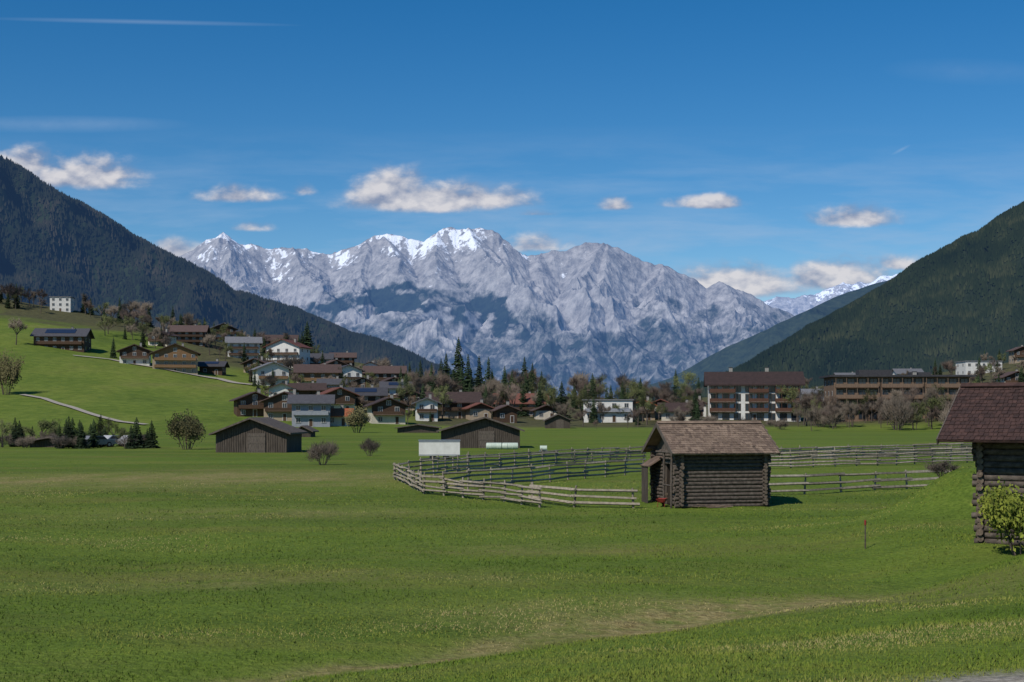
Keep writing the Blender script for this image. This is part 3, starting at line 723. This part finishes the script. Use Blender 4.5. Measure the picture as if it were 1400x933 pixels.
b=MB(); b.box((0,0,.36),(.9,.4,.08)); b.box((.6,0,.34),(.5,.06,.06)); obj("chassis",b.mesh("chassis",M_metal),e)
for sy in(-.25,.25):
    b=MB(); b.cyl((0,-.06,0),(0,.06,0),.22,.22,12); obj("wheel",b.mesh("wheel",M_rubber),e,(0,sy,.22))
def car(px,py,c,label,rz=0):
    x,y,z=hit(px,py); e=thing("parked_car",label,"car",(x,y+1,z),rz,"cars parked at the meadow edge")
    b=MB(); pr=[(-2.1,.35),(2.1,.35),(2.12,.75),(1.95,.88),(1.1,.95),(.55,1.38),(-1.2,1.42),(-1.85,.98),(-2.12,.9)]
    b.extr(pr,'y',-.85,.85); obj("body",b.mesh("body",mat("car_paint",c,None,2,.35,spec=.5)),e)
    for sy in(-.86,.86):
        w=MB(); w.extr([(.95,.97),(.5,1.32),(-1.15,1.35),(-1.6,1.0)],'y',sy-.01,sy+.01); obj("window",w.mesh("window",M_glass),e)
    for sx in(-1.3,1.3):
        for sy in(-.8,.8):
            w=MB(); w.cyl((0,-.1,0),(0,.1,0),.33,.33,14); w.cyl((0,-.11,0),(0,.11,0),.18,.18,10,1); obj("wheel",w.mesh("wheel",[M_rubber,M_metal]),e,(sx,sy,.33))
car(128,612,(.22,.22,.23),"silver parked car beside small spruces",.9)
car(156,611,(.5,.5,.5),"pale parked car beside small spruces",.9)
car(182,611,(.35,.35,.36),"grey parked car beside small spruces",1.0)
# ---------------- log cabins -----------------
def log_cabin(e,W,D,H,rise,logr,roofm,ov,door=True,ext=.28):
    rr=random.Random(3); n=int(H/(logr*1.85)); hw=W/2;hd=D/2
    def wall_long(sy):
        b=MB()
        for i in range(n):
            z=logr+i*logr*1.85; r=logr*rr.uniform(.9,1.08); j=rr.uniform(-.06,.08)
            b.cyl((-hw-ext+j,sy,z),(hw+ext+rr.uniform(-.08,.08),sy+rr.uniform(-.01,.01),z+rr.uniform(-.015,.015)),r,r*rr.uniform(.9,1),10,0,True,1)
        return b.mesh("log_wall",[M_log,M_logend])
    obj("log_wall",wall_long(-hd),e); obj("log_wall",wall_long(hd),e)
    for sx in(-hw,hw):
        b=MB()
        for i in range(n):
            z=logr*1.95+i*logr*1.85
            if i==n-1: continue
            segs=[(-hd-ext,hd+ext)]
            if door and sx<0 and z<1.95: segs=[(-hd-ext,-.55),(.35,hd+ext)]
            for a,c in segs:
                r=logr*rr.uniform(.9,1.05); b.cyl((sx,a+rr.uniform(-.06,.06),z),(sx,c,z),r,r,10,0,True,1)
        obj("log_wall",b.mesh("log_wall",[M_log,M_logend]),e)
        g=MB(); k=16
        for i in range(k):
            yy=-hd+(i+.5)*D/k; top=H+rise*(1-abs(yy)/hd*.98)-.08
            if top-H<.05: continue
            g.box((sx,yy,(H-.15+top)/2),(.04+.01*(i%2),D/k*1.01,top-H+.15))
        obj("gable_boards",g.mesh("gable_boards",M_board),e)
    f=MB(); f.box((0,0,.03),(W,D,.06)); obj("floor",f.mesh("floor",M_dark),e)
    if door:
        f=MB(); f.box((-hw,-.6,1.0),(.16,.12,2.0)); f.box((-hw,.4,1.0),(.16,.12,2.0)); f.box((-hw,-.1,2.02),(.16,1.12,.12)); obj("door_frame",f.mesh("door_frame",M_board),e)
        f=MB()
        for i in range(4): f.box((i*.2-.3,0,.95),(.185,.04,1.85))
        o=obj("door",f.mesh("door",M_barnwood),e,(-hw+.42,.42,.05),.25)
    sl=rise/hd; L=math.hypot(hd+ov,(hd+ov)*sl); ang=math.atan(sl); ln=W/2+ov
    r=MB()
    for sg in(-1,1):
        Mx=Matrix.Rotation(-sg*ang,3,'X')
        cy=sg*(hd+ov)/2; cz=H+rise-(hd+ov)*sl/2+.08
        r.box((0,cy,cz),(2*ln-.05,L,.05),0,Mx)
        rows=int(L/.19)
        for i in range(rows):
            f0=(i+.5)/rows; yy=sg*(hd+ov)*f0; zz=H+rise-abs(yy)*sl+.125
            x0=-ln+rr.uniform(-.04,0)
            while x0<ln:
                w=rr.uniform(.10,.17); tilt=-sg*(ang-.08+rr.uniform(-.025,.025))
                r.box((x0+w/2,yy+rr.uniform(-.01,.01),zz+rr.uniform(0,.012)),(w-.010,.24+rr.uniform(-.015,.02),.018),rr.choice([0,0,1]),Matrix.Rotation(tilt,3,'X'))
                x0+=w
    r.box((0,-.06,H+rise+.17),(2*ln,.2,.03),0,Matrix.Rotation(ang,3,'X')); r.box((0,.06,H+rise+.17),(2*ln,.2,.03),0,Matrix.Rotation(-ang,3,'X'))
    ro=obj("roof",r.mesh("roof",roofm),e)
    for sx in(-ln,ln):
        for sg in(-1,1):
            v=MB(); Mx=Matrix.Rotation(-sg*ang,3,'X'); v.box((sx+.015*(1 if sx>0 else -1),sg*(hd+ov)/2,H+rise-(hd+ov)*sl/2+.06),(.035,L,.18),0,Mx)
            obj("bargeboard",v.mesh("bargeboard",M_board),ro)
    for yy,zz in((-hd,H),(0,H+rise-.12),(hd,H)):
        p=MB(); p.cyl((-ln+.1,yy,zz-.02),(ln-.1,yy,zz-.02),.09,.09,8,0,True,1)
        obj("purlin",p.mesh("purlin",[M_log,M_logend]),ro)
    return ro
xh=(969-700)/F*66.5
hut=thing("log_hut","small weathered log hut with brown grey shingle roof","hut",(xh,66.4,gz(xh,64.5)-.02),math.radians(12))
log_cabin(hut,4.0,3.5,2.68,1.02,.09,[M_shing,M_shing2],.55)
b=MB()
for i in range(5): b.box((-2.7,1.0+i*.19,.9),(.035,.15,1.8-.05*(i%3)))
obj("lean_to_wall",b.mesh("lean_to_wall",M_barnwood),hut)
b=MB(); b.box((-2.4,1.25,2.0),(.85,1.2,.05),0,Matrix.Rotation(-.55,3,'Y'))
for i in range(6): b.box((-2.4,.76+i*.2,2.035),(.87,.18,.03),0,Matrix.Rotation(-.55,3,'Y'))
obj("lean_to_roof",b.mesh("lean_to_roof",M_shing2),hut)
for py_ in(-1.6,-.5):
    b=MB(); b.cyl((-2.38,py_,0),(-2.36,py_,2.55),.055,.05,8); obj("porch_post",b.mesh("porch_post",M_log),hut)
b=MB(); b.cyl((-2.38,-1.7,1.0),(-2.38,-.4,1.0),.04,.04,8); b.cyl((-2.38,-1.7,2.5),(-2.38,.6,2.5),.05,.05,8); obj("porch_beam",b.mesh("porch_beam",M_log),hut)
pp=thing("plank_pile","pile of grey planks lying against log hut","planks",hut.matrix_basis@Vector((-.5,-2.1,0)),math.radians(11))
b=MB()
for i in range(12): b.box((R_(-.7,.7),R_(-.12,.12),.03+.02*i%.14),(R_(.4,1.0),.08,.03),0,Matrix.Rotation(R_(-.25,.25),3,'Z')@Matrix.Rotation(R_(-.1,.1),3,'Y'))
obj("planks",b.mesh("planks",M_shing),pp)
p=hut.matrix_basis@Vector((-2.6,-.9,0))
wbw=thing("wheelbarrow","red wheelbarrow standing beside log hut doorway","wheelbarrow",(p.x,p.y,gz(p.x,p.y)),1.3,None,.7)
b=MB(); b.add([(-.3,-.2,.3),(.2,-.2,.3),(.2,.2,.3),(-.3,.2,.3),(-.42,-.3,.55),(.42,-.3,.55),(.42,.3,.55),(-.42,.3,.55)],[(0,1,2,3),(0,1,5,4),(1,2,6,5),(2,3,7,6),(3,0,4,7)]); obj("tray",b.mesh("tray",M_red),wbw)
b=MB(); b.cyl((0,-.04,0),(0,.04,0),.17,.17,14); obj("wheel",b.mesh("wheel",M_rubber),wbw,(.5,0,.17))
for sy in(-.22,.22):
    b=MB(); b.cyl((.5,sy*.3,.17),(-.85,sy,.5),.018,.018,6); b.cyl((-.25,sy,.32),(-.3,sy,0),.018,.018,6); obj("handle",b.mesh("handle",M_red),wbw)
Wc,Dc=4.4,3.4; th=math.radians(-31)
C=Vector(((1342-700)/F*39.0,39.0,0)); off=Matrix.Rotation(th,3,'Z')@Vector((Wc/2,Dc/2,0)); cc=C+off
cab=thing("log_cabin","dark log cabin with brown shingle roof beside bush","cabin",(cc.x,cc.y,gz(C.x,C.y)-.06),th)
log_cabin(cab,Wc,Dc,3.30,.95,.095,[M_shingd,M_shingd2],.95,door=False,ext=.2)
tree_at('yel',(1396-700)/F*36.4,36.4,2.05,None,wide=.85)
tree_at('shrub',(1288-700)/F*52,52,.7,None,"small scrubby shrub on grassy mound",1.8)
x,y,z=hit(1183,751)
e=thing("marker_post","thin dark marker post with red top on meadow","marker post",(x,y,z),0)
b=MB(); b.cyl((0,0,-.05),(0,0,.72),.022,.02,8); obj("post",b.mesh("post",M_log),e)
b=MB(); b.cyl((0,0,.70),(0,0,.83),.032,.032,10); b.cyl((0,0,.83),(0,0,.85),.032,.012,10); obj("cap",b.mesh("cap",M_red),e)
# ---------------- fences -----------------
def fence(pts,label,hp=1.0,rails=4,sp=2.2,th_=.095):
    P=[fhit(a,b) for a,b in pts]
    out=[]
    for (x0,y0,_),(x1,y1,_) in zip(P[:-1],P[1:]):
        L=math.hypot(x1-x0,y1-y0); n=max(1,int(L/sp))
        for i in range(n): out.append((x0+(x1-x0)*i/n,y0+(y1-y0)*i/n))
    out.append(P[-1][:2]); out=[(a,b,gz(a,b)) for a,b in out]
    o0=Vector(out[0]); e=thing("wooden_fence",label,"fence",tuple(o0),0,"wooden fences around the hut")
    rr=random.Random(len(out))
    pm=MB(); pm.cyl((0,0,-.1),(0,0,hp*1.14),.06,.045,7); PM=pm.mesh("fence_post",M_fence)
    for i,q in enumerate(out):
        if i>95: break
        o=obj("fence_post",PM,e,Vector(q)-o0,rr.random()*6); o.rotation_euler[0]=rr.uniform(-.08,.08); o.rotation_euler[1]=rr.uniform(-.07,.07); o.scale=(1,1,rr.uniform(.88,1.14))
    for a,b in zip(out[:-1],out[1:]):
        a=Vector(a)-o0;b=Vector(b)-o0; dr=(b-a); dn=dr.normalized(); side=Vector((dn.y,-dn.x,0))*.08
        m=MB()
        for k_ in range(rails):
            z=.2+k_*(hp-.22)/max(1,rails-1)
            p=a+Vector((0,0,z+rr.uniform(-.06,.06)))-dn*rr.uniform(.1,.35)+side; q=b+Vector((0,0,z+rr.uniform(-.06,.06)))+dn*rr.uniform(.1,.35)+side
            M=Matrix.Rotation(math.atan2((q-p).y,(q-p).x),3,'Z')@Matrix.Rotation(-math.atan2((q-p).z,math.hypot((q-p).x,(q-p).y)),3,'Y')@Matrix.Rotation(rr.uniform(-.9,-.3),3,'X')
            m.box((p+q)/2,((q-p).length,.08,th_*rr.uniform(.75,1.2)),0,M)
        obj("fence_rail",m.mesh("fence_rail",M_fence),e)
fence([(607,675),(690,685),(738,692)],"low weathered wooden rail fence in the meadow",.85,4,1.9)
fence([(728,685),(785,691),(866,692)],"low weathered wooden rail fence leading to hut",.8,3,2.1)
fence([(540,656),(560,664),(580,674),(607,676)],"weathered wooden rail fence corner on the meadow",.95,4,1.5)
fence([(540,656),(640,645),(760,636),(880,631)],"long weathered wooden fence across the meadow",1.0,4,2.1)
fence([(575,648),(640,641),(760,632),(880,626)],"weathered wooden fence behind the long fence",1.0,3,2.4)
fence([(607,673),(700,664),(800,655),(880,649)],"weathered wooden fence across the meadow middle",1.0,4,2.1)
fence([(1047,679),(1150,673),(1240,669),(1340,665)],"weathered wooden rail fence beside the log hut",.95,3,2.2,.12)
fence([(1050,641),(1200,637),(1345,632)],"long weathered wooden fence on the meadow",1.2,5,2.2,.12)
fence([(1045,632),(1180,626),(1335,621)],"far weathered wooden fence across the meadow",1.1,5,2.6,.12)
# ---------------- paths -----------------
def strip(name,pts,w,label):
    P=[hit(a,b) for a,b in pts]; out=[]
    for (x0,y0,_),(x1,y1,_) in zip(P[:-1],P[1:]):
        for i in range(12): out.append((x0+(x1-x0)*i/12,y0+(y1-y0)*i/12))
    out.append(P[-1][:2]); V=[];Fc=[]
    for i,(x,y) in enumerate(out):
        a=out[max(0,i-2)];b=out[min(len(out)-1,i+2)]; d=Vector((b[0]-a[0],b[1]-a[1],0)).normalized(); n=Vector((-d.y,d.x,0))*w/2
        for sg in(-1,-.33,.33,1):
            xx=x+n.x*sg; yy=y+n.y*sg; V.append((xx,yy,gz(xx,yy)+.3))
    for i in range(len(out)-1):
        for j in range(3): Fc.append((i*4+j,i*4+j+1,i*4+j+5,i*4+j+4))
    obj(name,np_mesh(name,V,Fc,M_path,True),kind="structure",label=label,category="path")
strip("path",[(30,541),(60,546),(90,556),(130,569),(165,578),(200,582)],1.8,"pale gravel path down the green hillside")
strip("road",[(100,487),(150,492),(190,500),(240,509),(300,519),(345,527)],3,"pale road past the hillside chalets")
# ---------------- sun & world -----------------
sun_az=math.radians(-143)
el=math.radians(46)
dirv=Vector((math.sin(sun_az)*math.cos(el),math.cos(sun_az)*math.cos(el),math.sin(el)))
sl=bpy.data.lights.new("sun",'SUN'); sl.energy=3.7; sl.angle=math.radians(.5); sl.color=(1,.95,.86)
so=bpy.data.objects.new("sun",sl); COL.objects.link(so); so.rotation_euler=dirv.to_track_quat('Z','Y').to_euler(); so.location=(0,0,100)
w=bpy.data.worlds.new("World"); scene.world=w; w.use_nodes=True; t=w.node_tree; L=t.links.new
BS_=.09
bg=t.nodes["Background"]; bg.inputs[1].default_value=BS_
sky=N(t,"ShaderNodeTexSky",sky_type='NISHITA'); sky.sun_disc=False; sky.sun_elevation=el; sky.sun_rotation=sun_az; sky.altitude=1500; sky.air_density=1.0; sky.dust_density=.2; sky.ozone_density=3
hs=N(t,"ShaderNodeHueSaturation"); hs.inputs["Saturation"].default_value=1.40; L(sky.outputs[0],hs.inputs["Color"])
g=N(t,"ShaderNodeTexCoord"); sp=N(t,"ShaderNodeSeparateXYZ"); L(g.outputs["Generated"],sp.inputs[0])
def mth(op,a,b=None,c=None,cl=False):
    x=N(t,"ShaderNodeMath",operation=op,use_clamp=cl)
    for i,q in enumerate((a,b,c)):
        if q is None: continue
        if isinstance(q,(int,float)): x.inputs[i].default_value=q
        else: L(q,x.inputs[i])
    return x.outputs[0]
ysafe=mth('MAXIMUM',sp.outputs[1],.05)
PXn=mth('MULTIPLY_ADD',mth('DIVIDE',sp.outputs[0],ysafe),F,700.0)
PYn=mth('SUBTRACT',H0,mth('MULTIPLY',mth('DIVIDE',sp.outputs[2],ysafe),F))
cb=N(t,"ShaderNodeCombineXYZ"); L(PXn,cb.inputs[0]); L(PYn,cb.inputs[1]); P=cb.outputs[0]
def vm(op,a,b=None,c=None):
    x=N(t,"ShaderNodeVectorMath",operation=op)
    for i,q in enumerate((a,b,c)):
        if q is None: continue
        if isinstance(q,tuple): x.inputs[i].default_value=q
        else: L(q,x.inputs[i])
    return x.outputs["Value"] if op=='LENGTH' else x.outputs[0]
def wn(scale,det,stretch,rough=.6,dist=0,off=(0,0,0)):
    mp=vm('MULTIPLY_ADD',P,stretch,off)
    n=N(t,"ShaderNodeTexNoise"); n.inputs["Scale"].default_value=scale; n.inputs["Detail"].default_value=det; n.inputs["Roughness"].default_value=rough; n.inputs["Distortion"].default_value=dist
    L(mp,n.inputs["Vector"]); return n.outputs["Fac"]
big=[(95,247,122,50,1.05),(25,230,88,38,1),(150,242,70,26,.85),(325,271,78,24,.85),(535,272,82,58,1.15),(590,279,155,42,1.2),(655,277,100,36,1.05),(967,280,74,20,1.1),(1168,303,80,30,1.15),(1195,297,36,18,.7),(840,283,34,19,.8),(345,313,42,15,.6),(735,338,78,28,.7),(240,350,66,32,1),(1005,394,130,46,1.2),(1150,386,105,44,1.2),(1235,364,50,24,.9),(415,263,26,18,.5),(730,293,50,11,.55)]
mk=None
for cx,cy,rx,ry,a in big:
    q1=vm('MULTIPLY_ADD',P,(1/rx,2.8/ry,0),(-cx/rx,-cy*2.8/ry,0)); q2=vm('MULTIPLY_ADD',P,(-1/rx,-1/ry,0),(cx/rx,cy/ry,0))
    l=vm('LENGTH',vm('MAXIMUM',q1,q2)); m_=mth('MULTIPLY_ADD',l,-a,a)
    mk=m_ if mk is None else mth('MAXIMUM',mk,m_)
n1=wn(.018,7,(1,1.6,1),.58,.1)
n2=wn(.018,2,(1,1.6,1),.58,.1,(-4,-20,0))
dens=mth('ADD',mk,mth('MULTIPLY',mth('SUBTRACT',n1,.5),1.5))
mr=N(t,"ShaderNodeMapRange",interpolation_type='SMOOTHSTEP'); mr.inputs[1].default_value=.0; mr.inputs[2].default_value=.75; L(dens,mr.inputs[0])
front=mth('GREATER_THAN',sp.outputs[1],.1)
al=mth('MULTIPLY',mth('MULTIPLY',mr.outputs[0],front),.93)
mr0=N(t,"ShaderNodeMapRange"); mr0.inputs[1].default_value=-.12; mr0.inputs[2].default_value=.3; L(mk,mr0.inputs[0]); al=mth('MULTIPLY',al,mr0.outputs[0])
shade=mth('ADD',mth('MULTIPLY_ADD',dens,.45,.20),mth('MULTIPLY',mth('SUBTRACT',n1,n2),2.2),None,True)
cr=N(t,"ShaderNodeValToRGB"); e_=cr.color_ramp.elements; e_[0].position=.1; e_[1].position=.85
s_=1/BS_
e_[0].color=(.25,.30,.43,1); e_[1].color=(.70,.68,.70,1)
L(shade,cr.inputs[0])
sc=N(t,"ShaderNodeVectorMath",operation='SCALE'); L(cr.outputs[0],sc.inputs[0]); sc.inputs[3].default_value=s_
mx=N(t,"ShaderNodeMix",data_type='RGBA'); 
wv=wn(.004,5,(1,6,1),.6,.2); wr=N(t,"ShaderNodeMapRange"); wr.inputs[1].default_value=.42; wr.inputs[2].default_value=.8; L(wv,wr.inputs[0])
band=N(t,"ShaderNodeMapRange"); band.inputs[1].default_value=170; band.inputs[2].default_value=330; L(PYn,band.inputs[0])
wa=mth('MULTIPLY',mth('MULTIPLY',wr.outputs[0],band.outputs[0]),.7)
def streak(cx,cy,rx,ry,slope,a):
    q=vm('MULTIPLY_ADD',P,(1/rx,1/ry,0),(-cx/rx,-cy/ry,0)); 
    if slope:
        s1=mth('MULTIPLY',mth('SUBTRACT',PXn,cx),-slope/ry); c_=N(t,"ShaderNodeCombineXYZ"); L(s1,c_.inputs[1]); q=vm('ADD',q,c_.outputs[0])
    return mth('MULTIPLY',mth('SUBTRACT',1.0,vm('LENGTH',q),None,True),a)
wa=mth('ADD',wa,streak(190,30,230,4,.022,.28)); wa=mth('ADD',wa,mth('MULTIPLY',streak(80,170,190,13,0,.5),n1)); wa=mth('ADD',wa,mth('MULTIPLY',streak(1330,98,130,20,.03,.18),n1)); wa=mth('ADD',wa,streak(1232,205,14,3,-.5,.3))
wa=mth('MULTIPLY',wa,front)
mw=N(t,"ShaderNodeMix",data_type='RGBA'); L(wa,mw.inputs[0]); L(hs.outputs[0],mw.inputs[6]); mw.inputs[7].default_value=(.36*s_,.49*s_,.68*s_,1)
L(al,mx.inputs[0]); L(mw.outputs[2],mx.inputs[6]); L(sc.outputs[0],mx.inputs[7])
L(mx.outputs[2],bg.inputs[0])
# ---------------- camera -----------------
cam=bpy.data.cameras.new("camera"); co=bpy.data.objects.new("camera",cam); COL.objects.link(co)
co.location=(0,0,HC); co.rotation_euler=(math.radians(90),0,0)
cam.sensor_width=36; cam.lens=36*F/1400; cam.shift_y=(H0-466.5)/1400; cam.clip_end=100000; cam.clip_start=.1
scene.camera=co
